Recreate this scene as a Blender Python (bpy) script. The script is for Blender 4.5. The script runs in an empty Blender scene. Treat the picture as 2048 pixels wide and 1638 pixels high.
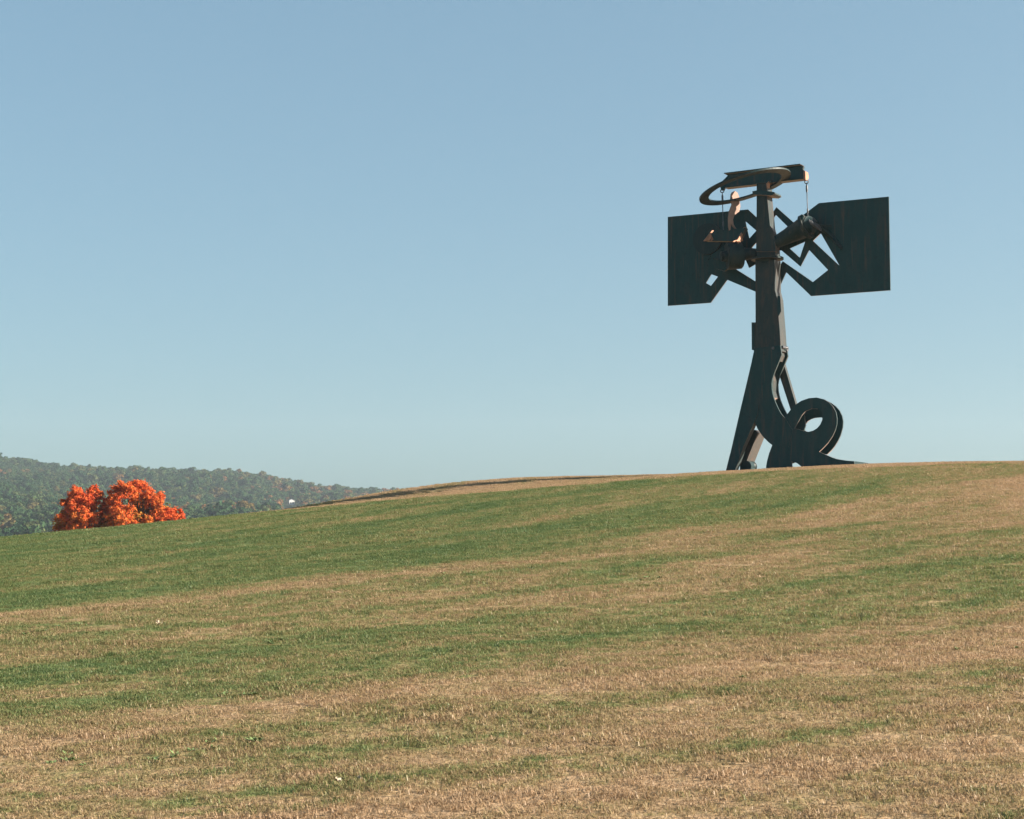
import bpy, math, random
import numpy as np
from mathutils import Vector, geometry

R = math.radians
rng = np.random.default_rng(7)
random.seed(7)
scene = bpy.context.scene
COL = scene.collection

# ------------------------------------------------------------------ camera
FPX = 3247.0                      # focal length in pixels of a 2048 px wide picture
PITCH = math.atan(256 / FPX)
EYE = 1.6
cam_d = bpy.data.cameras.new('camera')
cam = bpy.data.objects.new('camera', cam_d)
COL.objects.link(cam)
cam.location = (0, 0, EYE)
cam.rotation_euler = (math.pi / 2 + PITCH, 0, 0)
cam_d.sensor_width = 36
cam_d.lens = 36 * FPX / 2048
cam_d.clip_end = 20000
scene.camera = cam

# ------------------------------------------------------------------ sky, sun, exposure
SUN_AZ, SUN_EL = 97.0, 24.6      # azimuth from the view direction (+Y) towards the right (+X)
world = bpy.data.worlds.new('World')
scene.world = world
world.use_nodes = True
wt = world.node_tree
bg = wt.nodes['Background']
sky = wt.nodes.new('ShaderNodeTexSky')
sky.sky_type = 'NISHITA'
sky.sun_disc = False
sky.sun_elevation = R(SUN_EL)
sky.sun_rotation = R(SUN_AZ)
sky.altitude = 100
sky.air_density = 1.0
sky.dust_density = 1.8
sky.ozone_density = 1.0
tint = wt.nodes.new('ShaderNodeMix')
tint.data_type = 'RGBA'
tint.blend_type = 'MULTIPLY'
tint.inputs[0].default_value = 1.0
tint.inputs[7].default_value = (1.25, 1.76, 1.98, 1)
soft = wt.nodes.new('ShaderNodeGamma')        # film-like soft shoulder over the whole sky
soft.inputs[1].default_value = 0.5
wt.links.new(sky.outputs[0], soft.inputs[0])
wt.links.new(soft.outputs[0], tint.inputs[6])
wt.links.new(tint.outputs[2], bg.inputs[0])
bg.inputs[1].default_value = 0.051
sun_d = bpy.data.lights.new('sun', 'SUN')
sun_d.energy = 5.0
sun_d.angle = R(0.5)
sun_d.color = (1.0, 0.90, 0.78)
sun = bpy.data.objects.new('sun', sun_d)
COL.objects.link(sun)
SUNV = Vector((math.sin(R(SUN_AZ)) * math.cos(R(SUN_EL)), math.cos(R(SUN_AZ)) * math.cos(R(SUN_EL)), math.sin(R(SUN_EL))))
sun.rotation_euler = (-SUNV).to_track_quat('-Z', 'Y').to_euler()
vs = scene.view_settings
vs.view_transform = 'Standard'
vs.look = 'None'
vs.gamma = 1
vs.use_curve_mapping = False
vs.exposure = 1.6
scene.cycles.max_bounces = 6
scene.cycles.diffuse_bounces = 3

# ------------------------------------------------------------------ helpers
def link_obj(name, me, mat=None, parent=None):
    o = bpy.data.objects.new(name, me)
    COL.objects.link(o)
    if mat is not None:
        me.materials.append(mat)
    if parent is not None:
        o.parent = parent
    return o

def tag(o, label=None, cat=None, group=None, kind=None):
    if label: o['label'] = label
    if cat: o['category'] = cat
    if group: o['group'] = group
    if kind: o['kind'] = kind
    return o

def mesh_np(name, verts, quads=None, tris=None, attrs=None, smooth=False):
    """fast mesh from numpy arrays of quads and triangles"""
    me = bpy.data.meshes.new(name)
    verts = np.asarray(verts, np.float32)
    me.vertices.add(len(verts))
    me.vertices.foreach_set('co', verts.ravel())
    idx, starts, n = [], [], 0
    if quads is not None and len(quads):
        q = np.asarray(quads, np.int32)
        idx.append(q.ravel()); starts.append(np.arange(len(q)) * 4); n = len(q) * 4
    if tris is not None and len(tris):
        t = np.asarray(tris, np.int32)
        idx.append(t.ravel()); starts.append(n + np.arange(len(t)) * 3)
    idx = np.concatenate(idx); starts = np.concatenate(starts)
    me.loops.add(len(idx))
    me.loops.foreach_set('vertex_index', idx.astype(np.int32))
    me.polygons.add(len(starts))
    me.polygons.foreach_set('loop_start', starts.astype(np.int32))
    me.update(calc_edges=True)
    me.validate()
    if smooth:
        me.polygons.foreach_set('use_smooth', np.ones(len(me.polygons), bool))
    for k, a in (attrs or {}).items():
        at = me.attributes.new(k, 'FLOAT', 'POINT')
        at.data.foreach_set('value', np.asarray(a, np.float32))
    return me

class NT:
    """tiny node-tree helper"""
    def __init__(self, name):
        self.m = bpy.data.materials.new(name)
        self.m.use_nodes = True
        self.t = self.m.node_tree
        self.t.nodes.clear()
        self.out = self.t.nodes.new('ShaderNodeOutputMaterial')
    def n(self, typ, **kw):
        nd = self.t.nodes.new(typ)
        for k, v in kw.items(): setattr(nd, k, v)
        return nd
    def l(self, a, b): self.t.links.new(a, b)
    def val(self, x, sock):
        if isinstance(x, (int, float)): sock.default_value = x
        elif isinstance(x, (tuple, list)): sock.default_value = (*x[:3], 1) if len(sock.default_value) == 4 else x
        else: self.l(x, sock)
    def math(self, op, a, b=0.0, c=None, clamp=False):
        nd = self.n('ShaderNodeMath', operation=op, use_clamp=clamp)
        self.val(a, nd.inputs[0]); self.val(b, nd.inputs[1])
        if c is not None: self.val(c, nd.inputs[2])
        return nd.outputs[0]
    def mix(self, f, a, b, blend='MIX'):
        nd = self.n('ShaderNodeMix', data_type='RGBA', blend_type=blend)
        self.val(f, nd.inputs[0]); self.val(a, nd.inputs[6]); self.val(b, nd.inputs[7])
        return nd.outputs[2]
    def noise(self, vec, scale, detail=3, rough=.55):
        nd = self.n('ShaderNodeTexNoise')
        nd.inputs['Scale'].default_value = scale
        nd.inputs['Detail'].default_value = detail
        nd.inputs['Roughness'].default_value = rough
        if vec is not None: self.l(vec, nd.inputs['Vector'])
        return nd.outputs['Fac']
    def ramp(self, f, stops, interp='LINEAR'):
        nd = self.n('ShaderNodeValToRGB')
        cr = nd.color_ramp
        cr.interpolation = interp
        while len(cr.elements) < len(stops): cr.elements.new(0.5)
        for e, (p, c) in zip(cr.elements, stops):
            e.position = p
            e.color = (c, c, c, 1) if isinstance(c, (int, float)) else (*c, 1)
        self.val(f, nd.inputs[0])
        return nd.outputs[0]
    def rng(self, x, a, b, c=0.0, d=1.0, smooth=True):
        nd = self.n('ShaderNodeMapRange', interpolation_type='SMOOTHSTEP' if smooth else 'LINEAR')
        self.val(x, nd.inputs[0])
        for i, v in zip((1, 2, 3, 4), (a, b, c, d)): nd.inputs[i].default_value = v
        return nd.outputs[0]
    def scaled(self, vec, s):
        nd = self.n('ShaderNodeVectorMath', operation='MULTIPLY')
        self.l(vec, nd.inputs[0]); nd.inputs[1].default_value = s
        return nd.outputs[0]

# ------------------------------------------------------------------ terrain height
PH = [8.2502, 17.412, 63.3897, 43.6812, 55.9622, 0.8253, 0.6054, -1.7514, 64.382, 6.9633, 4.3903, 0.1734, -15.0393, 20.18, 7.0641, 7.6794]
def dome(x, y):
    H, xc, yc, a, b, e, B, bx, by, sx, sy, C, cx, cy, tx, ty = PH
    return H / (1 + ((x - xc) / a) ** 2 + ((y - yc) / b) ** 2) ** e + B * np.exp(-((x - bx) / sx) ** 2 - ((y - by) / sy) ** 2) + C * np.exp(-((x - cx) / tx) ** 2 - ((y - cy) / ty) ** 2)
Z0 = float(dome(0.0, 0.0))
def sstep(x, a, b):
    t = np.clip((x - a) / (b - a), 0, 1)
    return t * t * (3 - 2 * t)
RIDGE_Y = 1550.0
RX = np.array([-2600, -1500, -900, -489, -470, -431, -394, -363, -332, -288, -265, -241, -212, -184, -155, -126, -95, -60, 0, 150, 400, 900, 2600], float)
RPY = np.array([850, 840, 865, 909, 916, 928, 932, 933, 936, 938, 939, 946, 958, 969, 974, 976, 978, 981, 985, 1000, 1030, 1050, 1050], float)
RZ = EYE + (1075 - RPY) / FPX * RIDGE_Y - 11.0
def ground_h(x, y):
    x = np.asarray(x, float); y = np.asarray(y, float)
    z = dome(x, y) - Z0
    z = z - 6.5 * sstep(y, 77, 130) - 5 * sstep(y, 130, 420)
    # wooded ridge in the distance
    rz = np.interp(x, RX, RZ)
    t = np.clip((y - 480) / (RIDGE_Y - 480), 0, 1)
    prof = t ** 1.12
    back = 1 - 0.25 * sstep(y, RIDGE_Y, RIDGE_Y + 900)
    w = sstep(y, 430, 620)
    und = 5 * np.sin(x * .013 + y * .004) * np.sin(y * .009 + 1.0) * sstep(y, 600, 900) * (1 - sstep(y, 1250, 1500))
    return z * (1 - w) + w * (-11 + (rz + 11) * prof * back + und)

# ------------------------------------------------------------------ lawn colour, shared by ground and grass
def lawn_color(N, extra=None):
    """colour of the mown grass from its place on the hill: diagonal mowing bands, dry tan and green patches"""
    geo = N.n('ShaderNodeNewGeometry')
    pos = geo.outputs['Position']
    sep = N.n('ShaderNodeSeparateXYZ'); N.l(pos, sep.inputs[0])
    x, y = sep.outputs[0], sep.outputs[1]
    big = N.noise(N.scaled(pos, (.10, .22, 0)), 1.0, 4, .6)
    s = N.math('MULTIPLY', y, N.math('EXPONENT', N.math('MULTIPLY', x, -.047)))
    s = N.math('MULTIPLY', s, N.math('ADD', .90, N.math('MULTIPLY', big, .20)))
    s01 = N.math('DIVIDE', s, 60.0)
    band = N.ramp(s01, [(0.115, .08), (.135, .14), (.152, .36), (.165, .20), (.186, .18), (.196, .38), (.210, .58), (.235, .60),
                        (.248, .44), (.262, .36), (.30, .42), (.335, .34), (.364, .36), (.378, .72), (.44, .70), (.50, .62), (.60, .70), (.75, .66), (.90, .64)])
    # the right flank is drier
    band = N.math('SUBTRACT', band, N.math('MULTIPLY', N.rng(x, 0, 17, 0, .36), N.rng(y, 18, 30, .25, 1.0)))
    band = N.math('ADD', band, N.math('MULTIPLY', N.rng(x, -4, -14, 0, .14), N.rng(y, 17, 25)))
    # thin mowing lines along the bands
    ls = N.math('LOGARITHM', s, 2.718)
    def along(kx, ks):
        c_ = N.n('ShaderNodeCombineXYZ')
        N.l(N.math('MULTIPLY', x, kx), c_.inputs[0]); N.l(N.math('MULTIPLY', ls, ks), c_.inputs[1])
        return c_.outputs[0]
    lines = N.noise(along(.12, 9.0), 1.3, 4, .65)
    patch = N.noise(along(.50, 15.0), 1.0, 5, .64)
    tuft = N.noise(N.scaled(pos, (1, 1, 0)), 5.5, 4, .6)
    g = N.math('ADD', band, N.math('MULTIPLY', N.math('SUBTRACT', lines, .5), 1.5))
    g = N.math('ADD', g, N.math('MULTIPLY', N.math('SUBTRACT', patch, .5), 1.05))
    g = N.math('ADD', g, N.math('MULTIPLY', N.math('SUBTRACT', tuft, .5), 1.3))
    # the dry strip along the very top of the hill
    yt = N.math('ADD', y, N.math('MULTIPLY', N.math('SUBTRACT', patch, .5), 3.0))
    yt = N.math('SUBTRACT', yt, N.math('MAXIMUM', N.math('MULTIPLY', N.math('SUBTRACT', -6.3, x), 2.0), 0.0))
    g = N.math('SUBTRACT', g, N.rng(yt, 46.6, 48.6, 0, .6))
    g = N.math('ADD', g, .05)
    if extra is not None: g = N.math('ADD', g, extra)
    col = N.ramp(g, [(0.0, (.42, .285, .170)), (.22, (.375, .265, .145)), (.42, (.29, .23, .108)), (.60, (.20, .205, .078)), (.80, (.142, .182, .064)), (1.0, (.098, .148, .052))])
    return col, pos, tuft

# ground material
N = NT('lawn_ground')
col, pos, tuft = lawn_color(N)
sep = N.n('ShaderNodeSeparateXYZ'); N.l(pos, sep.inputs[0])
fine = N.noise(pos, 22, 3, .6)
col = N.mix(N.rng(fine, .35, .7), N.mix(1.0, col, (.62, .60, .55), 'MULTIPLY'), col)
far = N.rng(sep.outputs[1], 150, 420)
col = N.mix(far, col, (.035, .05, .022))
b = N.n('ShaderNodeBsdfPrincipled')
N.l(col, b.inputs['Base Color'])
b.inputs['Roughness'].default_value = .95
b.inputs['Specular IOR Level'].default_value = .1
bump = N.n('ShaderNodeBump')
bump.inputs['Strength'].default_value = .6
bump.inputs['Distance'].default_value = .05
N.l(N.noise(pos, 14, 4, .65), bump.inputs['Height'])
N.l(bump.outputs[0], b.inputs['Normal'])
N.l(b.outputs[0], N.out.inputs[0])
M_GROUND = N.m

# grass blade material
N = NT('grass_blade')
rnd = N.n('ShaderNodeAttribute', attribute_name='rnd')
tip = N.n('ShaderNodeAttribute', attribute_name='tip')
col, pos, tuft = lawn_color(N, N.math('MULTIPLY', N.math('SUBTRACT', rnd.outputs['Fac'], .5), .42))
col = N.mix(1.0, col, N.ramp(rnd.outputs['Fac'], [(0, (.80, .79, .76)), (.5, (.98, .98, .96)), (1, (1.12, 1.12, 1.12))]), 'MULTIPLY')
d = N.n('ShaderNodeBsdfDiffuse'); N.l(col, d.inputs[0])
tr = N.n('ShaderNodeBsdfTranslucent'); N.l(col, tr.inputs[0])
mx = N.n('ShaderNodeMixShader'); mx.inputs[0].default_value = .42
N.l(d.outputs[0], mx.inputs[1]); N.l(tr.outputs[0], mx.inputs[2])
gl = N.n('ShaderNodeBsdfGlossy'); gl.inputs['Roughness'].default_value = .55
mx2 = N.n('ShaderNodeMixShader'); mx2.inputs[0].default_value = .03
N.l(mx.outputs[0], mx2.inputs[1]); N.l(gl.outputs[0], mx2.inputs[2])
N.l(mx2.outputs[0], N.out.inputs[0])
M_GRASS = N.m

# ------------------------------------------------------------------ ground sheet
def axis(segs):
    a = []
    for lo, hi, st in segs: a.append(np.arange(lo, hi, st))
    return np.concatenate(a)
gx = axis([(-2600, -700, 100), (-700, -100, 20), (-100, -45, 2.5), (-45, 45, .6), (45, 100, 2.5), (100, 700, 25), (700, 2601, 100)])
gy = axis([(-300, -20, 20), (-20, 4, 1.5), (4, 90, .5), (90, 150, 2), (150, 480, 12), (480, 1600, 18), (1600, 5000, 170)])
XX, YY = np.meshgrid(gx, gy)
ZZ = ground_h(XX, YY)
# slight unevenness of the lawn
ZZ = ZZ + np.where(YY < 90, .015 * np.sin(XX * 1.9 + .7 * np.sin(YY * 1.3)) * np.sin(YY * 2.3 + XX * .8) + .015 * np.sin(XX * .62 + 1) * np.sin(YY * .75), 0)
nx, ny = len(gx), len(gy)
I = np.arange(nx * ny).reshape(ny, nx)
quads = np.stack([I[:-1, :-1], I[:-1, 1:], I[1:, 1:], I[1:, :-1]], -1).reshape(-1, 4)
ground = link_obj('ground', mesh_np('ground', np.stack([XX, YY, ZZ], -1).reshape(-1, 3), quads, smooth=True), M_GROUND)
tag(ground, kind='structure')

def lawn_z(x, y):
    return ground_h(x, y) + .015 * np.sin(x * 1.9 + .7 * np.sin(y * 1.3)) * np.sin(y * 2.3 + x * .8) + .015 * np.sin(x * .62 + 1) * np.sin(y * .75)

# ------------------------------------------------------------------ instancing of many small sources by geometry nodes (stuff only)
def scatter(name, pts, scl, rot, sources, kind_tag, tilt=None):
    """one object whose geometry nodes instance the source meshes on its points"""
    src = bpy.data.collections.new(name + '_sources')
    for o in sources: src.objects.link(o)
    me = bpy.data.meshes.new(name)
    me.vertices.add(len(pts))
    me.vertices.foreach_set('co', np.asarray(pts, np.float32).ravel())
    a = me.attributes.new('scl', 'FLOAT', 'POINT'); a.data.foreach_set('value', np.asarray(scl, np.float32))
    a = me.attributes.new('rot', 'FLOAT_VECTOR', 'POINT')
    rv = np.zeros((len(pts), 3), np.float32); rv[:, 2] = rot
    if tilt is not None: rv[:, :2] = tilt
    a.data.foreach_set('vector', rv.ravel())
    o = link_obj(name, me)
    ng = bpy.data.node_groups.new(name + '_nodes', 'GeometryNodeTree')
    ng.interface.new_socket('Geometry', in_out='INPUT', socket_type='NodeSocketGeometry')
    ng.interface.new_socket('Geometry', in_out='OUTPUT', socket_type='NodeSocketGeometry')
    gi = ng.nodes.new('NodeGroupInput'); go = ng.nodes.new('NodeGroupOutput')
    ci = ng.nodes.new('GeometryNodeCollectionInfo')
    ci.inputs['Collection'].default_value = src
    ci.inputs['Separate Children'].default_value = True
    ci.inputs['Reset Children'].default_value = True
    ip = ng.nodes.new('GeometryNodeInstanceOnPoints')
    ip.inputs['Pick Instance'].default_value = True
    na = ng.nodes.new('GeometryNodeInputNamedAttribute'); na.data_type = 'FLOAT'; na.inputs[0].default_value = 'scl'
    nr = ng.nodes.new('GeometryNodeInputNamedAttribute'); nr.data_type = 'FLOAT_VECTOR'; nr.inputs[0].default_value = 'rot'
    e2r = ng.nodes.new('FunctionNodeEulerToRotation')
    ng.links.new(nr.outputs[0], e2r.inputs[0])
    ng.links.new(gi.outputs[0], ip.inputs['Points'])
    ng.links.new(ci.outputs[0], ip.inputs['Instance'])
    ng.links.new(e2r.outputs[0], ip.inputs['Rotation'])
    ng.links.new(na.outputs[0], ip.inputs['Scale'])
    ng.links.new(ip.outputs[0], go.inputs[0])
    md = o.modifiers.new('scatter', 'NODES'); md.node_group = ng
    return o

# ------------------------------------------------------------------ far wood on the ridge
N = NT('far_foliage')
oi = N.n('ShaderNodeObjectInfo')
geo = N.n('ShaderNodeNewGeometry')
patchf = N.noise(geo.outputs['Position'], .009, 3, .6)
sepp = N.n('ShaderNodeSeparateXYZ'); N.l(geo.outputs['Position'], sepp.inputs[0])
f = N.math('ADD', oi.outputs['Random'], N.math('MULTIPLY', N.math('SUBTRACT', patchf, .5), 1.2))
f = N.math('ADD', f, N.rng(sepp.outputs[0], -330, -150, -.10, .08))
col = N.ramp(f, [(0, (.026, .060, .028)), (.38, (.042, .082, .034)), (.68, (.058, .094, .036)), (.86, (.088, .105, .040)), (.95, (.135, .105, .040)), (1.0, (.20, .105, .040))])
lr = N.n('ShaderNodeAttribute', attribute_name='rnd')
col = N.mix(1.0, col, N.ramp(lr.outputs['Fac'], [(0, .72), (1, 1.28)]), 'MULTIPLY')
d = N.n('ShaderNodeBsdfDiffuse'); N.l(col, d.inputs[0])
tr = N.n('ShaderNodeBsdfTranslucent'); N.l(col, tr.inputs[0])
mx = N.n('ShaderNodeMixShader'); mx.inputs[0].default_value = .25
N.l(d.outputs[0], mx.inputs[1]); N.l(tr.outputs[0], mx.inputs[2])
N.l(mx.outputs[0], N.out.inputs[0])
M_FAR = N.m

def leaf_quads(centers, normals, size, rg, aspect=1.0):
    n = len(centers)
    a = rg.standard_normal((n, 3)); t = np.cross(normals, a); t /= np.linalg.norm(t, axis=1, keepdims=True) + 1e-9
    bt = np.cross(normals, t)
    s = np.asarray(size).reshape(-1, 1) * .5
    w = t * s; h = bt * s * aspect
    v = np.stack([centers - w * .35 - h, centers + w - h * .15, centers + w * .25 + h, centers - w - h * -.1], 1)
    return v.reshape(-1, 3), np.arange(n * 4).reshape(-1, 4)

def crown_mesh(name, seed, n=420):
    rg = np.random.default_rng(seed)
    k = rg.integers(7, 11)
    cs = np.stack([rg.uniform(-.6, .6, k), rg.uniform(-.6, .6, k), rg.uniform(-.35, .75, k)], 1)
    rs = rg.uniform(.38, .62, k)
    i = rg.integers(0, k, n)
    dirv = rg.standard_normal((n, 3)); dirv /= np.linalg.norm(dirv, axis=1, keepdims=True)
    dirv[:, 2] = np.where(dirv[:, 2] < -.3, -dirv[:, 2], dirv[:, 2])
    c = cs[i] + dirv * rs[i][:, None] * rg.uniform(.8, 1.05, (n, 1))
    nr = dirv + .55 * rg.standard_normal((n, 3)); nr /= np.linalg.norm(nr, axis=1, keepdims=True)
    v, q = leaf_quads(c, nr, rg.uniform(.22, .36, n), rg)
    r = np.repeat(rg.random(n), 4)
    # trunk
    ang = np.arange(6) / 6 * 2 * math.pi
    tb = np.stack([np.cos(ang) * .07, np.sin(ang) * .07, np.full(6, -1.5)], 1)
    tt = np.stack([np.cos(ang) * .04, np.sin(ang) * .04, np.full(6, .3)], 1)
    o = len(v)
    q2 = np.array([[o + j, o + (j + 1) % 6, o + 6 + (j + 1) % 6, o + 6 + j] for j in range(6)])
    v = np.concatenate([v, tb, tt]); q = np.concatenate([q, q2]); r = np.concatenate([r, np.zeros(12)])
    me = mesh_np(name, v, q, attrs={'rnd': r})
    me.materials.append(M_FAR)
    return bpy.data.objects.new(name, me)

pts, scl = [], []
yy = 470.0
HOUSE = (-178.0, 1310.0)
while yy < 1720:
    st = 4.4 if yy > 700 else 5.0
    xs = np.arange(-.40 * yy - 60, .12 * yy + 60, st)
    xs = xs + rng.uniform(-.5, .5, len(xs)) * st
    ys_ = yy + rng.uniform(-.5, .5, len(xs)) * 9
    keep = ~((np.abs(xs - (HOUSE[0] - (HOUSE[1] - ys_) * HOUSE[0] / HOUSE[1])) < 6.5) & (ys_ < HOUSE[1] + 4) & (ys_ > HOUSE[1] - 460))
    xs, ys_ = xs[keep], ys_[keep]
    r = np.clip(2.6 * np.exp(.25 * rng.standard_normal(len(xs))), 1.6, 4.6)
    zs = ground_h(xs, ys_) + r * 1.35 + rng.uniform(0, 3.0, len(xs))
    pts.append(np.stack([xs, ys_, zs], 1)); scl.append(r)
    yy += 7.5
pts = np.concatenate(pts); scl = np.concatenate(scl)
wood = scatter('wood', pts, scl, rng.uniform(0, 6.28, len(pts)), [crown_mesh('crown_source', 40 + i) for i in range(7)], 'stuff')
tag(wood, 'distant wooded ridge of green and rust coloured autumn trees', 'wood', kind='stuff')

# small white house among the far trees
def simple_mat(name, col, rough=.7, spec=.3, nscale=6.0, var=.25):
    N = NT(name)
    tc = N.n('ShaderNodeTexCoord')
    c = N.mix(N.rng(N.noise(tc.outputs['Object'], nscale, 4, .6), .3, .7), tuple(x * (1 - var) for x in col), tuple(min(1, x * (1 + var)) for x in col))
    b = N.n('ShaderNodeBsdfPrincipled')
    N.l(c, b.inputs['Base Color'])
    b.inputs['Roughness'].default_value = rough
    b.inputs['Specular IOR Level'].default_value = spec
    N.l(b.outputs[0], N.out.inputs[0])
    return N.m
M_WHITE = simple_mat('white_clapboard', (.56, .55, .52), var=.06)
M_ROOF = simple_mat('grey_shingle', (.16, .17, .19))
M_PANE = simple_mat('dark_pane', (.03, .035, .04), .15, .6)

def poly_mesh(name, verts, faces):
    me = bpy.data.meshes.new(name)
    me.from_pydata([tuple(v) for v in verts], [], faces)
    me.update()
    return me
def boxm(name, a, b):
    (x0, y0, z0), (x1, y1, z1) = a, b
    return poly_mesh(name, [(x0, y0, z0), (x1, y0, z0), (x1, y1, z0), (x0, y1, z0), (x0, y0, z1), (x1, y0, z1), (x1, y1, z1), (x0, y1, z1)],
                     [(0, 3, 2, 1), (4, 5, 6, 7), (0, 1, 5, 4), (1, 2, 6, 5), (2, 3, 7, 6), (3, 0, 4, 7)])
hz = EYE + (1075 - 1003) / FPX * HOUSE[1] - 1.2
house = bpy.data.objects.new('house', None); COL.objects.link(house)
house.location = (HOUSE[0], HOUSE[1], hz); house.rotation_euler = (0, 0, R(20))
tag(house, 'tiny white house showing among the trees of the distant ridge', 'house')
W, D_, H_, G_ = 2.2, 3.0, 1.9, 1.0
link_obj('wall', poly_mesh('wall', [(-W, -D_, -6), (W, -D_, -6), (W, D_, -6), (-W, D_, -6), (-W, -D_, H_), (W, -D_, H_), (W, D_, H_), (-W, D_, H_), (0, -D_, H_ + G_), (0, D_, H_ + G_)],
        [(0, 3, 2, 1), (0, 1, 5, 8, 4), (1, 2, 6, 5), (2, 3, 7, 9, 6), (3, 0, 4, 7)]), M_WHITE, house)
e = .25
link_obj('roof', poly_mesh('roof', [(-W - e, -D_ - e, H_ - .05), (0, -D_ - e, H_ + G_ + .1), (W + e, -D_ - e, H_ - .05), (-W - e, D_ + e, H_ - .05), (0, D_ + e, H_ + G_ + .1), (W + e, D_ + e, H_ - .05),
                                    (-W - e, -D_ - e, H_ + .1), (0, -D_ - e, H_ + G_ + .28), (W + e, -D_ - e, H_ + .1), (-W - e, D_ + e, H_ + .1), (0, D_ + e, H_ + G_ + .28), (W + e, D_ + e, H_ + .1)],
        [(0, 1, 4, 3), (1, 2, 5, 4), (6, 9, 10, 7), (7, 10, 11, 8), (0, 6, 7, 1), (1, 7, 8, 2), (3, 4, 10, 9), (4, 5, 11, 10), (0, 3, 9, 6), (2, 8, 11, 5)]), M_ROOF, house)
for wx in (-1.2, 1.2):
    link_obj('window', boxm('window', (wx - .4, -D_ - .04, -.9), (wx + .4, -D_ + .02, .4)), M_PANE, house)

# ------------------------------------------------------------------ maples behind the brow of the hill
N = NT('maple_leaf')
tone = N.n('ShaderNodeAttribute', attribute_name='tone')
rndl = N.n('ShaderNodeAttribute', attribute_name='rnd')
f = N.math('ADD', tone.outputs['Fac'], N.math('MULTIPLY', N.math('SUBTRACT', rndl.outputs['Fac'], .5), .34))
col = N.ramp(f, [(0, (.46, .058, .028)), (.25, (.58, .100, .036)), (.50, (.66, .160, .045)), (.68, (.58, .22, .048)), (.82, (.30, .20, .038)), (1.0, (.09, .12, .03))])
d = N.n('ShaderNodeBsdfDiffuse'); N.l(col, d.inputs[0])
tr = N.n('ShaderNodeBsdfTranslucent'); N.l(col, tr.inputs[0])
mx = N.n('ShaderNodeMixShader'); mx.inputs[0].default_value = .35
N.l(d.outputs[0], mx.inputs[1]); N.l(tr.outputs[0], mx.inputs[2])
N.l(mx.outputs[0], N.out.inputs[0])
M_MAPLE = N.m
M_BARK = simple_mat('bark', (.10, .08, .065), .95, .1, 3.0, .4)

def tube_data(path, radii, seg=8):
    """verts / quads of a tapered tube along a path"""
    path = [Vector(p) for p in path]
    V, Q = [], []
    for i, p in enumerate(path):
        t = (path[min(i + 1, len(path) - 1)] - path[max(i - 1, 0)]).normalized()
        a = t.cross(Vector((.3, 1, .1))).normalized(); b_ = t.cross(a)
        for j in range(seg):
            an = 2 * math.pi * j / seg
            V.append(p + (a * math.cos(an) + b_ * math.sin(an)) * radii[i])
    for i in range(len(path) - 1):
        for j in range(seg):
            Q.append((i * seg + j, i * seg + (j + 1) % seg, (i + 1) * seg + (j + 1) % seg, (i + 1) * seg + j))
    return V, Q

TREE_Y = 120.0
def maple(name, px0, clumps, label, seed, tone0, nleaf):
    rg = np.random.default_rng(seed)
    k = TREE_Y / FPX
    bx = (px0 - 1024) * k
    bz = float(ground_h(bx, TREE_Y)) - .1
    root = bpy.data.objects.new(name, None); COL.objects.link(root)
    root.location = (bx, TREE_Y, bz)
    tag(root, label, 'tree', 'red maples beyond the brow of the hill')
    cl = []
    for (px, py, r, dy, tn) in clumps:
        cl.append(((px - px0) * k, dy, EYE + (1075 - py) * k - bz, r * k * 1.18, tn))
    # limbs reach into the clumps
    V, Q = [], []
    def add(path, rad, seg=7):
        v, q = tube_data(path, rad, seg)
        o = len(V); V.extend(v); Q.extend([tuple(a + o for a in f_) for f_ in q])
    fork = Vector((.1, 0, 2.6))
    add([(0, 0, -.4), (0, 0, .2), (.05, .02, 1.4), fork, (.2, .1, 4.2), (.15, 0, 6.2)], [.42, .30, .25, .22, .16, .08], 10)
    for (cx, cy, cz, r, tn) in cl:
        st = fork.lerp(Vector((.2, .05, 4.6)), rg.random())
        en = Vector((cx, cy, cz))
        mid = st.lerp(en, .5) + Vector((0, 0, .25)) + Vector(rg.standard_normal(3)) * .15
        add([st, mid, en], [.10, .06, .02])
        for _ in range(3):
            e2 = en + Vector(rg.standard_normal(3)) * r * .55
            add([mid.lerp(en, .5), mid.lerp(e2, .8), e2], [.035, .022, .008], 5)
    link_obj('trunk', poly_mesh('trunk', V, Q), M_BARK, root)
    Vs, Qs, T, Rr, off = [], [], [], [], 0
    for (cx, cy, cz, r, tn) in cl:
        # each clump is a cluster of smaller twig sprays
        m = 16
        sc = rg.standard_normal((m, 3)); sc /= np.linalg.norm(sc, axis=1, keepdims=True)
        sc = sc * r * rg.uniform(.30, 1.0, (m, 1)) * np.array([1, 1, .85])
        sr = r * rg.uniform(.24, .46, m)
        n = int(nleaf * (r / 0.8) ** 2)
        i = rg.integers(0, m, n)
        dv = rg.standard_normal((n, 3)); dv /= np.linalg.norm(dv, axis=1, keepdims=True)
        c = np.array([cx, cy, cz]) + sc[i] + dv * (sr[i] * np.minimum(np.abs(rg.standard_normal(n)) * .62, 1.7))[:, None] * np.array([1, 1, .75])
        nr = dv + .7 * rg.standard_normal((n, 3)) + np.array([0, 0, .5]); nr /= np.linalg.norm(nr, axis=1, keepdims=True)
        v, q = leaf_quads(c, nr, rg.uniform(.07, .17, n), rg)
        Vs.append(v); Qs.append(q + off); off += len(v)
        T.append(np.repeat(np.clip(tone0 + tn + .05 * rg.standard_normal(m)[i], 0, 1), 4)); Rr.append(np.repeat(rg.random(n), 4))
    me = mesh_np('crown', np.concatenate(Vs), np.concatenate(Qs), attrs={'tone': np.concatenate(T), 'rnd': np.concatenate(Rr)})
    link_obj('crown', me, M_MAPLE, root)
    return root
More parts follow.
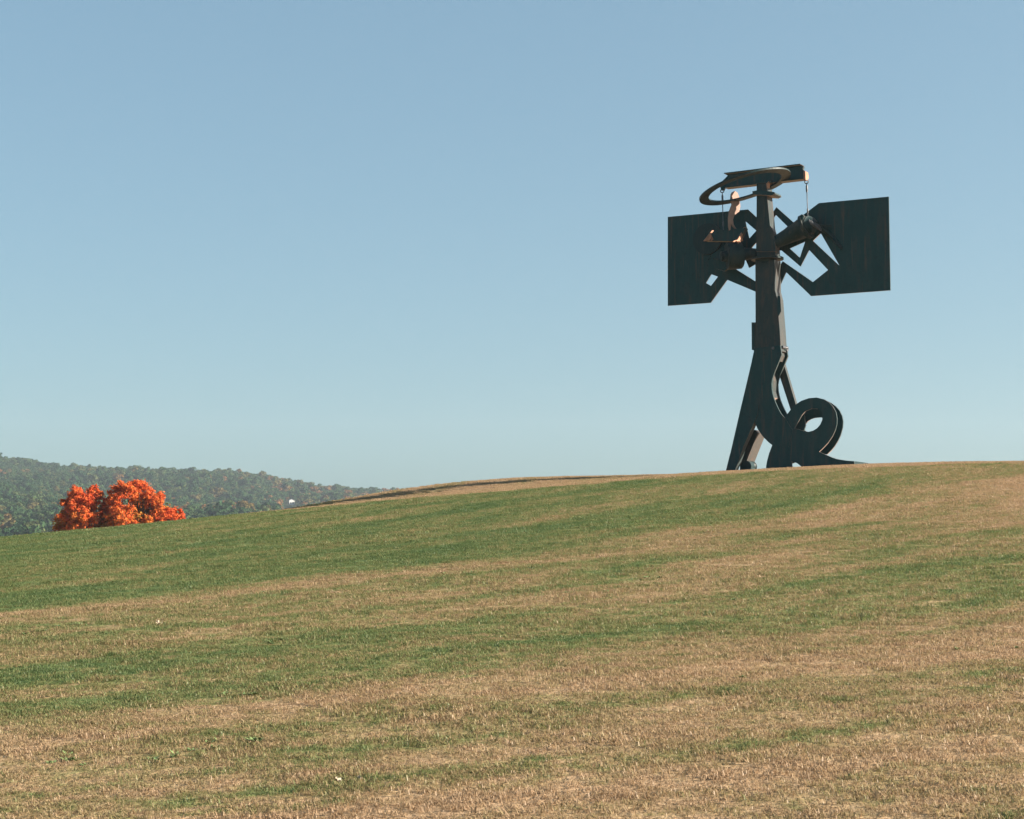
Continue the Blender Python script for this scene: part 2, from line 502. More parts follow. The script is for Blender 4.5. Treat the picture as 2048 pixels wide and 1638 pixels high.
LT = [(160, 984, 17, -.5, 0), (186, 982, 14, .2, 0), (148, 996, 16, .3, .02), (176, 1000, 17, -.9, -.02), (194, 995, 13, .2, 0), (140, 1012, 15, -.4, .03), (164, 1016, 18, -1.2, .0),
      (183, 1018, 13, -.3, .05), (128, 1030, 17, .6, .12), (150, 1033, 18, -1.0, .06), (176, 1034, 17, -1.6, .12), (192, 1040, 15, -1.4, .10), (122, 1050, 17, .9, .25), (142, 1053, 18, .1, .15),
      (165, 1056, 18, -1.0, .15), (186, 1056, 18, -1.3, .15), (120, 1066, 18, .8, .3), (150, 1075, 24, 0, .2), (185, 1078, 26, 0, .2), (165, 1010, 20, 1.5, .2), (150, 1040, 24, 1.7, .3), (205, 1048, 12, .5, .45),
      (135, 1095, 28, 0, .3), (180, 1100, 30, 0, .3), (200, 1030, 9, .6, .5), (203, 1018, 9, .8, .35), (208, 1036, 11, .6, .4), (206, 1052, 13, .2, .3), (204, 1003, 9, .9, .05), (211, 1012, 11, .5, .05), (209, 1026, 12, .3, .1)]
RT = [(256, 972, 16, -.3, .05), (278, 974, 17, .1, .05), (240, 978, 14, .4, .05), (290, 984, 15, -.3, .08), (225, 988, 13, .5, .02), (264, 988, 17, -.8, .1), (306, 994, 13, -.4, .08),
      (322, 992, 12, .3, .05), (240, 1002, 14, -1.2, .08), (220, 1003, 11, .7, .1), (296, 1002, 16, .0, .12), (318, 1008, 15, -.3, .12), (246, 1018, 14, -1.5, .14), (266, 1018, 13, -1.1, .18),
      (290, 1018, 14, .9, .46), (308, 1022, 13, .6, .42), (322, 1026, 15, -.4, .14), (240, 1034, 15, -1.3, .2), (262, 1036, 16, -1.7, .16), (284, 1038, 14, -.4, .36), (304, 1040, 14, -.9, .22), (228, 1046, 14, -.8, .3),
      (250, 1052, 17, -1.4, .2), (275, 1054, 16, -1.2, .2), (300, 1052, 16, -.8, .25), (272, 1000, 20, 1.6, .3), (262, 1030, 24, 1.8, .45), (310, 1020, 20, 1.7, .4), (218, 1058, 16, -.6, .4),
      (240, 1075, 26, 0, .3), (285, 1075, 28, 0, .3), (230, 1022, 10, .2, .5), (265, 1100, 32, 0, .3)]
ST = [(340, 1024, 13, -.2, -.08), (352, 1028, 13, .2, -.1), (332, 1034, 13, -.5, -.04), (362, 1036, 10, -.1, -.08), (346, 1042, 15, -.5, -.06), (330, 1050, 14, -.3, -.02), (362, 1048, 13, 0, -.05), (346, 1060, 18, 0, -.05),
      (345, 1080, 24, 0, 0), (326, 1042, 10, -.6, 0), (371, 1046, 8, 0, -.08)]
maple('maple_tree', 168, LT, 'red orange maple with a dark shaded left flank, leftmost beyond the grass brow', 11, .36, 2500)
maple('maple_tree', 268, RT, 'tallest orange maple with greenish inner leaves beyond the grass brow', 12, .36, 2500)
maple('maple_tree', 346, ST, 'low scarlet maple, rightmost and smallest of the red trees beyond the brow', 13, .36, 2500)

# ------------------------------------------------------------------ steel sculpture on the brow
def steel(name, sheen, base):
    N = NT(name)
    tc = N.n('ShaderNodeTexCoord')
    ob = tc.outputs['Object']
    n1 = N.noise(N.scaled(ob, (1.6, 1.6, .35)), 2.2, 5, .65)
    n2 = N.noise(ob, 9, 4, .6)
    n3 = N.noise(N.scaled(ob, (7, 7, .5)), 1.0, 4, .6)
    col = N.ramp(n1, base)
    col = N.mix(N.rng(n3, .55, .75), col, (.066, .056, .047))
    col = N.mix(N.math('MULTIPLY', N.rng(n2, .55, .75), .5), col, (.010, .022, .022))
    b = N.n('ShaderNodeBsdfPrincipled')
    N.l(col, b.inputs['Base Color'])
    N.l(N.rng(n2, .3, .7, .40, .55), b.inputs['Roughness'])
    b.inputs['Specular IOR Level'].default_value = .18
    b.inputs['Sheen Weight'].default_value = sheen
    b.inputs['Sheen Roughness'].default_value = .35
    b.inputs['Sheen Tint'].default_value = (1.0, .66, .52, 1)
    bp = N.n('ShaderNodeBump'); bp.inputs['Strength'].default_value = .15; bp.inputs['Distance'].default_value = .02
    N.l(n2, bp.inputs['Height']); N.l(bp.outputs[0], b.inputs['Normal'])
    N.l(b.outputs[0], N.out.inputs[0])
    return N.m
M_STEEL = steel('weathered_steel', .8, [(.25, (.006, .038, .042)), (.5, (.010, .045, .048)), (.70, (.030, .046, .045)), (.85, (.090, .052, .038))])
M_ROLLED = steel('rolled_steel', .10, [(.25, (.010, .028, .030)), (.5, (.014, .034, .035)), (.75, (.032, .038, .035))])
M_MAST = steel('rusted_mast_steel', 1.0, [(.25, (.014, .038, .041)), (.5, (.026, .042, .042)), (.75, (.080, .055, .043))])
M_SUNLIT_RUST = simple_mat('sunlit_rust', (.34, .17, .10), .7, .3, 6.0, .25)  # rusted steel, with warm sunlight on these small pieces put into the colour
M_FIN = simple_mat('sunlit_pale_steel', (.29, .19, .15), .75, .12, 3.0, .12)  # lighter steel for the fin, its sunlit brightness painted into the base colour
M_CABLE = simple_mat('dark_cable', (.08, .08, .085), .5, .5)

YAW = R(32)
KV = .74                         # depth of the parts along the post's front-to-back axis
SC_Y = 60.0
SC_X = (1530 - 1024) / FPX * SC_Y * 1.003
SC_Z = float(ground_h(SC_X, SC_Y))
O = Vector((SC_X, SC_Y, SC_Z))
UH = Vector((math.cos(YAW), -math.sin(YAW), 0))
VH = Vector((math.sin(YAW), math.cos(YAW), 0))
CAM = Vector((0, 0, EYE))
sculpture = bpy.data.objects.new('steel_sculpture', None); COL.objects.link(sculpture)
sculpture.location = O; sculpture.rotation_euler = (0, 0, -YAW)
tag(sculpture, 'tall dark steel sculpture with jagged cut plates, ring and looped base', 'sculpture')
def pray(px, py):
    X = (px - 1024) / FPX; Y = (819 - py) / FPX
    return Vector((X, math.cos(PITCH) - Y * math.sin(PITCH), math.sin(PITCH) + Y * math.cos(PITCH)))
def loc(P):
    d_ = P - O
    return Vector((d_.dot(UH), d_.dot(VH), d_.z))
def L(p, v):
    """sculpture-frame point measured off the survey picture at depth v from the post's axis"""
    d_ = pray(*p)
    t = (v * KV + (O - CAM).dot(VH)) / d_.dot(VH)
    return loc(CAM + d_ * t)
def Z1(*p): return (1300 + p[0] / 3.938, 300 + p[1] / 3.938)
def Z2(*p): return (1400 + p[0] / 4.094, 580 + p[1] / 4.094)
def Z3(*p): return (1370 + p[0] / 7.444, 310 + p[1] / 7.444)
def Z7(*p): return (1380 + p[0] / 8.19, 420 + p[1] / 8.19)

def extrude(name, rings, off, mat, bevel=0.0):
    """solid plate: outline (and hole) rings of coplanar points, thickened by the vector off"""
    tri = geometry.tessellate_polygon(rings)
    flat = [p for r in rings for p in r]
    n = len(flat)
    nrm = Vector((0, 0, 0))
    r0 = rings[0]
    for i in range(len(r0)): nrm += r0[i].cross(r0[(i + 1) % len(r0)])
    faces = []
    for t in tri:
        a, b_, c = (flat[i] for i in t)
        w = (b_ - a).cross(c - a)
        if w.dot(off) > 0: t = (t[0], t[2], t[1])
        faces.append(tuple(t)); faces.append(tuple(n + i for i in reversed(t)))
    s = 0
    for k, r in enumerate(rings):
        m = len(r)
        area = Vector((0, 0, 0))
        for i in range(m): area += (r[i] - r[0]).cross(r[(i + 1) % m] - r[0])
        flip = (area.dot(off) > 0) != (k > 0)
        for i in range(m):
            a, b_ = s + i, s + (i + 1) % m
            f_ = (a, b_, n + b_, n + a)
            faces.append(tuple(reversed(f_)) if not flip else f_)
        s += m
    me = poly_mesh(name, flat + [p + off for p in flat], faces)
    o = link_obj(name, me, mat, sculpture)
    return o
def plate(name, zf, outline, v0, v1, holes=(), mat=None):
    rings = [[L(zf(*p), v0) for p in ring] for ring in [outline] + list(holes)]
    return extrude(name, rings, Vector((0, (v1 - v0) * KV, 0)), mat or M_STEEL)
def gplate(name, zf, outline, anchor, v, nrm, thick, mat=None):
    """plate lying in any plane: through the anchor point at depth v, with world normal nrm"""
    nw = Vector(nrm).normalized()
    A = L(zf(*anchor), v)
    nl = Vector((nw.dot(UH), nw.dot(VH), nw.z))
    cl = loc(CAM)
    ring = []
    for p in outline:
        q = L(zf(*p), v); d_ = q - cl
        ring.append(cl + d_ * ((A - cl).dot(nl) / d_.dot(nl)))
    return extrude(name, [ring], -nl * thick, mat or M_STEEL)
def tubep(name, path, radii, mat=None, seg=20, caps=True):
    V, Q = tube_data(path, radii, seg)
    F_ = list(Q)
    if caps:
        F_.append(tuple(range(seg))); F_.append(tuple(reversed(range(len(V) - seg, len(V)))))
    me = poly_mesh(name, V, F_)
    for p in me.polygons: p.use_smooth = len(p.vertices) == 4
    return link_obj(name, me, mat or M_ROLLED, sculpture)
def torusp(name, c, n, r, r2, mat=None):
    n = n.normalized(); a = n.cross(Vector((.2, .5, 1))).normalized(); b_ = n.cross(a)
    path = [c + (a * math.cos(t) + b_ * math.sin(t)) * r for t in np.linspace(0, 2 * math.pi, 15)]
    return tubep(name, path, [r2] * len(path), mat, 7, False)
PXM = 54.1                       # picture pixels per metre at the sculpture

# --- hanging plates with jagged cut-outs
PV = .50
plate('cut_plate', Z1, [(140, 527), (772, 468), (906, 592), (906, 1147), (608, 1022), (478, 1203), (140, 1227)], PV, PV + .06,
      [[(750, 560), (838, 635), (782, 697)], [(872, 688), (800, 770), (872, 792)], [(735, 824), (780, 928), (880, 870), (880, 1066), (660, 928), (650, 895)], [(482, 978), (535, 998), (480, 1070), (440, 1047)]])
plate('cut_plate', Z1, [(908, 570), (962, 500), (995, 450), (1130, 570), (1330, 418), (1880, 367), (1893, 1105), (1268, 1150), (1072, 962), (1017, 1085), (985, 1147), (908, 1147)], PV, PV + .06,
      [[(990, 510), (1083, 602), (980, 690), (930, 600)], [(940, 800), (985, 792), (1035, 790), (1185, 918), (1253, 787), (1402, 945), (1283, 1040), (1045, 875), (1003, 940), (940, 930)],
       [(1100, 775), (1222, 720), (1180, 848)], [(1283, 715), (1345, 655), (1493, 912)]])
# round boss faintly seen against the left plate
c = L(Z1(450, 700), PV - .12)
tubep('round_boss', [c + Vector((0, 0, 0)), c + Vector((0, .11, 0))], [.60, .60], seg=36)

# --- post
plate('upper_post', Z1, [(840, 255), (920, 255), (922, 360), (945, 600), (968, 690), (983, 790), (985, 840), (838, 840)], -.30, .36, mat=M_MAST)
plate('sleeve', Z1, [(836, 600), (950, 600), (972, 640), (976, 690), (988, 770), (990, 800), (836, 800)], -.36, -.12, mat=M_MAST)
c = L(Z1(925, 858), 0)
tubep('turntable', [c - Vector((0, 0, .035)), c + Vector((0, 0, .035))], [.60, .60], seg=40)
tubep('turntable_collar', [c - Vector((0, 0, .20)), c - Vector((0, 0, .04))], [.30, .36], seg=32)
plate('lower_post', Z2, [(453, -250), (611, -250), (613, 0), (632, 70), (640, 180), (652, 320), (660, 450), (664, 500), (449, 500), (455, 265)], -.38, .40, mat=M_MAST)
plate('side_plate', Z1, [(1003, 1148), (1023, 1150), (1031, 1270), (1013, 1305), (1003, 1290)], -.43, -.385)
plate('flange', Z2, [(422, 265), (458, 265), (458, 500), (424, 489)], -.22, .2)
plate('flange_rib', Z2, [(437, 270), (447, 270), (447, 494), (437, 490)], -.30, -.225)
plate('post_cap', Z1, [(832, 236), (948, 232), (948, 258), (832, 262)], -.34, .38)
plate('clamp', Z1, [(805, 325), (860, 314), (975, 330), (982, 345), (956, 358), (870, 353), (810, 353)], -.44, .46)
gplate('bracket', Z1, [(925, 262), (945, 240), (965, 242), (945, 270), (945, 300), (930, 305)], (940, 270), -.36, (.8, -.6, .1), .05, M_SUNLIT_RUST)

# --- top beam, its cables and the ring
plate('top_beam', Z1, [(585, 187), (1180, 114), (1207, 130), (1202, 150), (1222, 172), (1228, 220), (590, 292), (560, 298), (548, 265), (612, 202)], -.16, .02)
plate('beam_flange', Z1, [(580, 180), (1180, 107), (1186, 114), (586, 188)], -.34, .2)
plate('beam_flange', Z1, [(585, 290), (1205, 221), (1207, 228), (587, 298)], -.30, .16)
plate('lifting_lug', Z1, [(545, 268), (592, 292), (580, 318), (562, 318)], -.22, -.1)
gplate('lifting_lug', Z1, [(1222, 165), (1245, 178), (1252, 215), (1242, 240), (1226, 236)], (1235, 200), -.2, (.75, -.65, .1), .08, M_SUNLIT_RUST)
for (a, b_, va, vb) in (((569, 322), (578, 628), -.16, -.62), ((1233, 250), (1243, 520), -.14, -.3)):
    A = L(Z1(*a), va); B = L(Z1(*b_), vb); dd = B - A
    torusp('shackle', A, Vector((0, 1, 0)), .07, .02, M_CABLE)
    tubep('cable', [A - Vector((0, 0, .07)), B], [.016, .016], M_CABLE, 8)
    tubep('turnbuckle', [A + dd * .09, A + dd * .13, A + dd * .28, A + dd * .32], [.018, .038, .038, .018], M_CABLE, 10)
    tubep('turnbuckle', [A + dd * .78, A + dd * .8, A + dd * .9, A + dd * .92], [.018, .032, .032, .018], M_CABLE, 10)
# ring: flat annulus, right end up, seen from below
rc = L(Z1(747, 290), -1.75)
e1w = Vector((math.cos(R(14.5)), 0, math.sin(R(14.5))))
pit = R(-5.5)
e2w = Vector((0, math.cos(pit), math.sin(pit)))
e2w = (e2w - e1w * e2w.dot(e1w)).normalized()
e1 = Vector((e1w.dot(UH), e1w.dot(VH), e1w.z)); e2 = Vector((e2w.dot(UH), e2w.dot(VH), e2w.z))
n_ = e1.cross(e2).normalized()
RO, RI, TH, SG = 1.73, 1.38, .06, 72
V, F_ = [], []
for i in range(SG):
    t = 2 * math.pi * i / SG
    dr = e1 * math.cos(t) + e2 * math.sin(t)
    V += [rc + dr * RO + n_ * TH / 2, rc + dr * RO - n_ * TH / 2, rc + dr * RI - n_ * TH / 2, rc + dr * RI + n_ * TH / 2]
for i in range(SG):
    j = (i + 1) % SG
    for k in range(4): F_.append((i * 4 + k, i * 4 + (k + 1) % 4, j * 4 + (k + 1) % 4, j * 4 + k))
link_obj('ring', poly_mesh('ring', V, F_), M_ROLLED, sculpture)

# --- cross arm: two tapered tubes through the post, drum and fittings
def px2m(z): return z / 3.938 / PXM
A = L(Z1(950, 748), 0); B = L(Z1(1235, 600), -.12)
tubep('cross_arm', [A, A.lerp(B, .5), B], [px2m(46), px2m(66), px2m(90)], seg=8)
ax = (B - A).normalized()
tubep('band', [B - ax * .10, B + ax * .03], [px2m(101), px2m(101)], seg=24)
tubep('arm_cap', [B + ax * .03, B + ax * .18 + Vector((0, 0, -.08)), B + ax * .36 + Vector((0, 0, -.2))], [px2m(80), px2m(72), px2m(48)], seg=16)
plate('ratchet', Z1, [(1180, 520), (1196, 505), (1212, 520), (1200, 560)], -.62, -.35)
for i in range(7):
    q = L(Z1(1268 + i * 11, 570 + i * 7), -.40)
    torusp('coil', q, ax, px2m(26), .016, M_CABLE)
A2 = L(Z1(1345, 612), PV - .05); B2 = L(Z1(1510, 775), PV - .05)
tubep('bar', [A2, A2.lerp(B2, .4) + Vector((.05, 0, .03)), B2], [.09, .075, .05], seg=8)
tubep('bar', [L(Z1(1290, 590), -.2), L(Z1(1430, 596), PV - .04)], [.03, .03], seg=8)
A = L(Z7(1100, 715), 0); B = L(Z7(860, 722), -.06)
tubep('cross_arm', [A, B], [.19, .25], seg=8)
A = L(Z7(850, 745), -.02); B = L(Z7(600, 755), -.52)
tubep('drum', [A, A.lerp(B, .08), B.lerp(A, .08), B], [.45, .50, .52, .48], seg=32)
tubep('drum_hub', [B, B + (B - A).normalized() * .22], [.22, .18], seg=20)
plate('saddle', Z7, [(395, 335), (870, 300), (905, 290), (792, 512), (250, 506)], -.66, -.30)
gplate('saddle_lip', Z7, [(365, 330), (475, 355), (430, 420), (385, 480), (370, 495), (345, 498), (375, 420), (340, 470), (320, 500), (230, 500)], (350, 420), -.70, (.62, -.68, .38), .05, M_SUNLIT_RUST)
gplate('saddle_edge', Z7, [(893, 282), (915, 276), (868, 400), (856, 440), (872, 505), (846, 512), (836, 522), (800, 545), (795, 520), (760, 505), (722, 525), (705, 515), (735, 495), (780, 488), (822, 415)], (850, 420), -.72, (.75, -.62, .22), .05, M_SUNLIT_RUST)
tubep('rod', [L(Z7(295, 820), -.5), L(Z7(358, 720), -.5)], [.018, .018], seg=8)
tubep('rod', [L(Z7(380, 798), -.45), L(Z7(470, 800), -.45)], [.02, .02], seg=8)
plate('hanger', Z7, [(355, 720), (640, 560), (700, 900), (560, 1000), (420, 960), (340, 830)], -.28, -.1)
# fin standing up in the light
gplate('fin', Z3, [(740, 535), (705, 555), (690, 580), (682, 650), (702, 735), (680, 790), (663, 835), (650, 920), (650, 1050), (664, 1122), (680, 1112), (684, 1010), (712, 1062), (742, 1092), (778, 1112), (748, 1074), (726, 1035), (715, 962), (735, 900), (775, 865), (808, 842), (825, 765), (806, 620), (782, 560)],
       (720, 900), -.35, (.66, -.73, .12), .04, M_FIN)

# --- hinge hardware below the post
for (p, v, ln, r) in (((597, 475), -.52, .06, .055), ((672, 466), -.30, .5, .05)):
    q = L(Z2(*p), v)
    tubep('bolt', [q, q + Vector((0, ln, 0))], [r, r], M_CABLE, 12)
q = L(Z2(664, 478), .10)
tubep('pin', [q, q + Vector((.16, 0, 0))], [.085, .085], seg=14)
q = L(Z2(672, 486), .34)
tubep('pin', [q, q + Vector((.15, 0, 0)), q + Vector((.15, 0, 0)), q + Vector((.22, 0, 0))], [.05, .05, .10, .10], M_CABLE, 14)
plate('hinge_cheek', Z2, [(645, 470), (662, 480), (670, 540), (652, 585), (640, 560)], -.1, .48, mat=M_MAST)

# --- legs and looped base
CURVED = [(446, 478), (657, 452), (668, 530), (640, 600), (605, 685), (590, 730), (585, 765), (587, 810), (594, 850), (606, 892), (620, 928), (638, 968), (662, 1012), (697, 1054), (762, 1150), (722, 1290), (592, 1270), (565, 1250), (540, 1226), (512, 1196), (490, 1165), (470, 1135), (447, 1078), (331, 978), (354, 880), (385, 750), (420, 600)]
plate('curved_plate', Z2, CURVED, -.47, -.36)
extrude('curved_plate', [[L(Z2(*p), -.47) + Vector((0, .79 * KV, 0)) for p in CURVED]], Vector((0, .11 * KV, 0)), M_STEEL)
plate('leg_core', Z2, [(450, 500), (575, 500), (575, 690), (588, 740), (588, 830), (602, 880), (560, 920), (470, 920), (400, 900), (430, 620)], -.358, .318, mat=M_MAST)
plate('straight_leg', Z2, [(329, 985), (342, 930), (480, 930), (470, 1020), (444, 1080), (414, 1150), (355, 1280), (331, 1352), (270, 1512), (204, 1512), (240, 1365), (250, 1330)], -.52, -.12)
plate('leg_web', Z2, [(352, 1200), (380, 1200), (345, 1335), (330, 1440), (318, 1440)], -.05, .08, mat=M_MAST)
plate('rear_leg', Z2, [(405, 1165), (450, 1145), (474, 1168), (366, 1440), (322, 1440)], .10, 1.10, mat=M_MAST)
q = L(Z2(377, 1443), -.05)
tubep('pipe_foot', [q, q + Vector((0, .55, 0))], [.205, .205], seg=24)
plate('foot_block', Z2, [(327, 1430), (420, 1440), (420, 1510), (327, 1515)], .0, .45)
LOOP = [(592, 1268), (640, 1160), (700, 1035), (738, 985), (780, 940), (830, 907), (890, 886), (955, 880), (1020, 897), (1055, 920), (1088, 955), (1112, 1000), (1121, 1050), (1120, 1095), (1108, 1145), (1085, 1195), (1050, 1248), (1012, 1290), (975, 1325), (1040, 1353), (1080, 1371), (1120, 1384), (1190, 1396), (1262, 1402), (1270, 1460), (1180, 1470), (870, 1490), (838, 1452), (795, 1418), (750, 1398), (752, 1440), (770, 1500), (540, 1505), (542, 1440), (549, 1400), (565, 1340)]
EYE_HOLE = [(775, 1132), (800, 1085), (830, 1030), (862, 992), (915, 971), (965, 973), (995, 992), (1004, 1030), (1000, 1065), (984, 1102), (958, 1132), (925, 1152), (888, 1161), (850, 1155), (810, 1142)]
plate('looped_plate', Z2, LOOP, -.45, -.36, [EYE_HOLE])
plate('looped_plate', Z2, [(760, 1005), (850, 935), (960, 898), (1040, 908), (1078, 928), (1110, 952), (1142, 988), (1162, 1030), (1171, 1075), (1168, 1125), (1150, 1190), (1128, 1236), (1100, 1282), (1072, 1316), (1040, 1347), (980, 1335), (900, 1405), (800, 1405), (690, 1440), (640, 1300), (700, 1110)], .36, .45,
      [[(858, 1106), (880, 1076), (906, 1058), (938, 1047), (985, 1043), (1028, 1050), (1040, 1080), (1022, 1128), (985, 1158), (930, 1172), (878, 1164), (856, 1150)]])
for p in ((640, 1330), (900, 1350), (700, 1200), (1010, 1200)):
    q = L(Z2(*p), -.36)
    tubep('spacer', [q, q + Vector((0, .72 * KV, 0))], [.12, .12], seg=14)
gplate('tail_tip', Z2, [(1255, 1401), (1320, 1408), (1372, 1416), (1384, 1424), (1370, 1462), (1255, 1468)], (1265, 1440), -.44, (.28, -.92, .45), .12)
plate('brace', Z2, [(640, 650), (668, 588), (688, 610), (782, 930), (790, 1010), (748, 1000), (655, 715)], .47, .72, mat=M_MAST)
plate('inner_web', Z2, [(775, 1060), (850, 1010), (862, 1110), (845, 1165), (800, 1160)], .0, .12)

# smaller pieces belong to the part that carries them
def kids(nm): return [o for o in sculpture.children if o.name.split('.')[0] == nm]
def nest(parent, names):
    for nm in names:
        for o in kids(nm): o.parent = parent
nest(kids('top_beam')[0], ['beam_flange', 'lifting_lug'])
nest(kids('flange')[0], ['flange_rib'])
nest(kids('drum')[0], ['drum_hub'])
nest(kids('turntable')[0], ['turntable_collar'])
nest(kids('saddle')[0], ['saddle_lip', 'saddle_edge'])
cb, sh, tb_ = kids('cable'), kids('shackle'), kids('turnbuckle')
for i, c_ in enumerate(cb):
    sh[i].parent = c_
    for t_ in tb_[2 * i:2 * i + 2]: t_.parent = c_

# ------------------------------------------------------------------ grass (geometry, one mass)
def grass_patch(name, seed, n, rad, hgt, wid):
    rg = np.random.default_rng(seed)
    r = rad * np.sqrt(rg.random(n)); a = rg.uniform(0, 6.283, n)
    bx, by = r * np.cos(a), r * np.sin(a)
    h = hgt * rg.uniform(.45, 1.2, n)
    lean = rg.uniform(.6, 4.5, n) * h
    la = rg.uniform(0, 6.283, n)
    dx, dy = np.cos(la) * lean, np.sin(la) * lean
    wa = la + math.pi / 2 + rg.uniform(-.6, .6, n)
    w = wid * rg.uniform(.6, 1.3, n)
    wx, wy = np.cos(wa) * w / 2, np.sin(wa) * w / 2
    z0 = np.full(n, -.01)
    v = np.stack([np.stack([bx - wx, by - wy, z0], 1), np.stack([bx + wx, by + wy, z0], 1),
                  np.stack([bx + wx * .8 + dx * .4, by + wy * .8 + dy * .4, h * .68], 1), np.stack([bx - wx * .8 + dx * .4, by - wy * .8 + dy * .4, h * .68], 1),
                  np.stack([bx + dx, by + dy, h * (1 - .45 * (lean / h / 4.5) ** 2)], 1)], 1)
    i = np.arange(n) * 5
    q = np.stack([i, i + 1, i + 2, i + 3], 1); t = np.stack([i + 3, i + 2, i + 4], 1)
    me = mesh_np(name, v.reshape(-1, 3), q, t, attrs={'rnd': np.repeat(rg.random(n), 5), 'tip': np.tile([0, 0, .7, .7, 1], n)})
    me.materials.append(M_GRASS)
    return bpy.data.objects.new(name, me)

def lawn_points(y0, y1, dens, scale):
    st = 1 / math.sqrt(dens)
    xm = .40 * y1 + 3
    x, y = np.meshgrid(np.arange(-xm, xm, st), np.arange(y0, y1, st))
    x = (x + rng.uniform(-.45, .45, x.shape) * st).ravel(); y = (y + rng.uniform(-.45, .45, y.shape) * st).ravel()
    k = np.abs(x) < .40 * y + 3
    x, y = x[k], y[k]
    return np.stack([x, y, lawn_z(x, y)], 1), scale * (rng.uniform(.85, 1.15, len(x)) + .35 * (rng.random(len(x)) > .9))
tiers = [(6.0, 14, 34, 1.0), (14, 26, 24, 1.1), (26, 42, 14, 1.35), (42, 70, 9, 1.6)]
P_, S_ = zip(*[lawn_points(*t) for t in tiers])
P_ = np.concatenate(P_); S_ = np.concatenate(S_)
feet = [L(Z2(*p), v) for p, v in (((240, 1500), -.4), ((240, 1500), .0), ((380, 1490), .1), ((560, 1495), -.4), ((650, 1495), -.45), ((740, 1495), -.45), ((900, 1485), -.45), ((1050, 1475), -.4), ((1200, 1462), -.4), ((700, 1495), .4), ((1000, 1480), .4))]
fw = np.array([O + UH * f_.x + VH * f_.y for f_ in feet])[:, :2]
fp = np.repeat(fw, 9, 0) + rng.standard_normal((len(fw) * 9, 2)) * .22
P_ = np.concatenate([P_, np.stack([fp[:, 0], fp[:, 1], lawn_z(fp[:, 0], fp[:, 1])], 1)]); S_ = np.concatenate([S_, rng.uniform(2.0, 3.6, len(fp))])
print('grass patches', len(P_))
eps = .15
tx = (lawn_z(P_[:, 0] + eps, P_[:, 1]) - lawn_z(P_[:, 0] - eps, P_[:, 1])) / (2 * eps)
ty = (lawn_z(P_[:, 0], P_[:, 1] + eps) - lawn_z(P_[:, 0], P_[:, 1] - eps)) / (2 * eps)
grass = scatter('grass', P_, S_, rng.uniform(0, 6.283, len(P_)), [grass_patch('grass_source', 70 + i, 260, .20, .012, .0046) for i in range(8)], 'stuff')
tag(grass, 'short mown grass in tan and green bands covering the hill', 'grass', kind='stuff')

# broad-leaved weeds in the lawn (ground cover, one mass)
N = NT('weed_leaf')
rw = N.n('ShaderNodeAttribute', attribute_name='rnd')
d = N.n('ShaderNodeBsdfPrincipled')
N.l(N.ramp(rw.outputs['Fac'], [(0, (.10, .155, .05)), (1, (.17, .22, .075))]), d.inputs['Base Color'])
d.inputs['Roughness'].default_value = .6
N.l(d.outputs[0], N.out.inputs[0])
M_WEED = N.m
def weed(name, seed):
    rg = np.random.default_rng(seed)
    V, Q = [], []
    n = 16
    for i in range(n):
        a = rg.uniform(0, 6.283); ln = rg.uniform(.04, .085); w = ln * .22; el = rg.uniform(.25, .9)
        o = np.array([rg.uniform(-.05, .05), rg.uniform(-.05, .05), 0])
        dr = np.array([math.cos(a), math.sin(a), 0]); sd = np.array([-math.sin(a), math.cos(a), 0])
        b0 = len(V)
        for t, ww, zz in ((0, .2, 0), (.5, 1, el * .55), (1, .25, el * .8)):
            c = o + dr * ln * t + np.array([0, 0, ln * zz + .004])
            V += [c - sd * w * ww, c + sd * w * ww]
        Q += [[b0, b0 + 1, b0 + 3, b0 + 2], [b0 + 2, b0 + 3, b0 + 5, b0 + 4]]
    me = mesh_np(name, np.array(V), np.array(Q), attrs={'rnd': np.repeat(rg.random(n), 6)})
    me.materials.append(M_WEED)
    return bpy.data.objects.new(name, me)
wc = np.stack([rng.uniform(-9, 9, 46), 7 + 16 * rng.random(46) ** 1.3], 1)
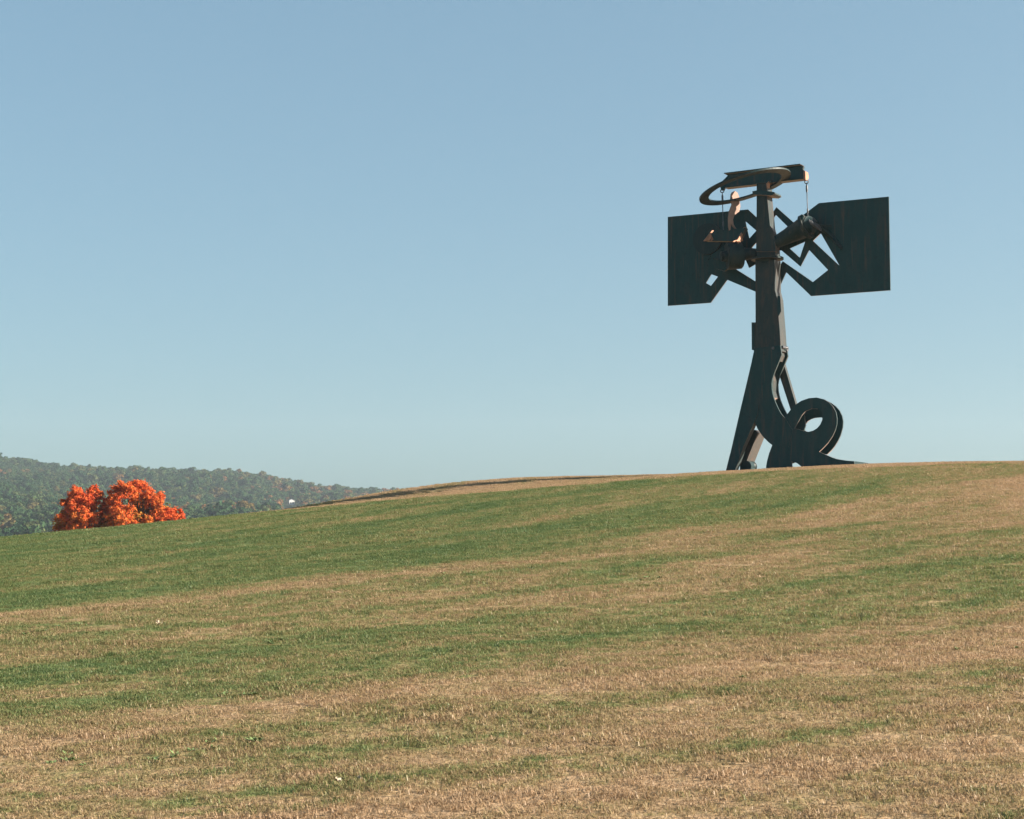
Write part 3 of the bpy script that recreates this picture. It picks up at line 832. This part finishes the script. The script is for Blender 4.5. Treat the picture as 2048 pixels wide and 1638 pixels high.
wp = np.concatenate([c_ + rng.standard_normal((rng.integers(1, 6), 2)) * [.16, .09] for c_ in wc])
weeds = scatter('weeds', np.stack([wp[:, 0], wp[:, 1], lawn_z(wp[:, 0], wp[:, 1])], 1), rng.uniform(.25, .5, len(wp)), rng.uniform(0, 6.28, len(wp)), [weed('weed_source', 90 + i) for i in range(4)], 'stuff')
tag(weeds, 'small broad-leaved green weeds dotted through the near lawn', 'weeds', kind='stuff')

# pale fallen leaves
M_DRY = simple_mat('dry_leaf', (.36, .29, .21), .8, .2, 30, .2)
def fallen_leaf(px, py, size, rz, label):
    d_ = pray(px, py)
    t = np.arange(5, 60, .01)
    f_ = lawn_z(d_.x * t, d_.y * t) - EYE - d_.z * t
    t0 = float(t[np.argmax(f_ > 0)])
    V, F_ = [(0, 0, .012)], []
    for i in range(11):
        a = 2 * math.pi * i / 11
        r = size * (.5 if i % 2 else 1.0) * (1 + .3 * math.cos(a))
        V.append((r * math.cos(a), r * math.sin(a) * .8, .02 + .4 * size * (i % 3 == 0) + .2 * size * math.sin(a)))
        F_.append((0, i + 1, (i + 1) % 11 + 1))
    o = link_obj('fallen_leaf', poly_mesh('fallen_leaf', V, F_), M_DRY)
    o.location = (d_.x * t0, d_.y * t0, EYE + d_.z * t0); o.rotation_euler = (.5, .1, rz)
    tag(o, label, 'leaf', 'pale leaves fallen on the lawn')
fallen_leaf(315, 1249, .034, .4, 'pale dry leaf lying on the tan band below the green slope at left')
fallen_leaf(671, 1566, .022, 1.2, 'small pale leaf on dry grass near the bottom edge, left of its neighbour')
fallen_leaf(718, 1564, .020, 2.4, 'small pale leaf on dry grass near the bottom edge, right of its neighbour')

# ------------------------------------------------------------------ air
N = NT('haze_air')
pv = N.n('ShaderNodeVolumePrincipled')
pv.inputs['Color'].default_value = (.80, .90, 1.0, 1)
pv.inputs['Density'].default_value = .00014
pv.inputs['Anisotropy'].default_value = .2
N.l(pv.outputs[0], N.out.inputs['Volume'])
haze = link_obj('haze', boxm('haze', (-1300, -40, -60), (1300, 1900, 135)), N.m)
tag(haze, kind='stuff')
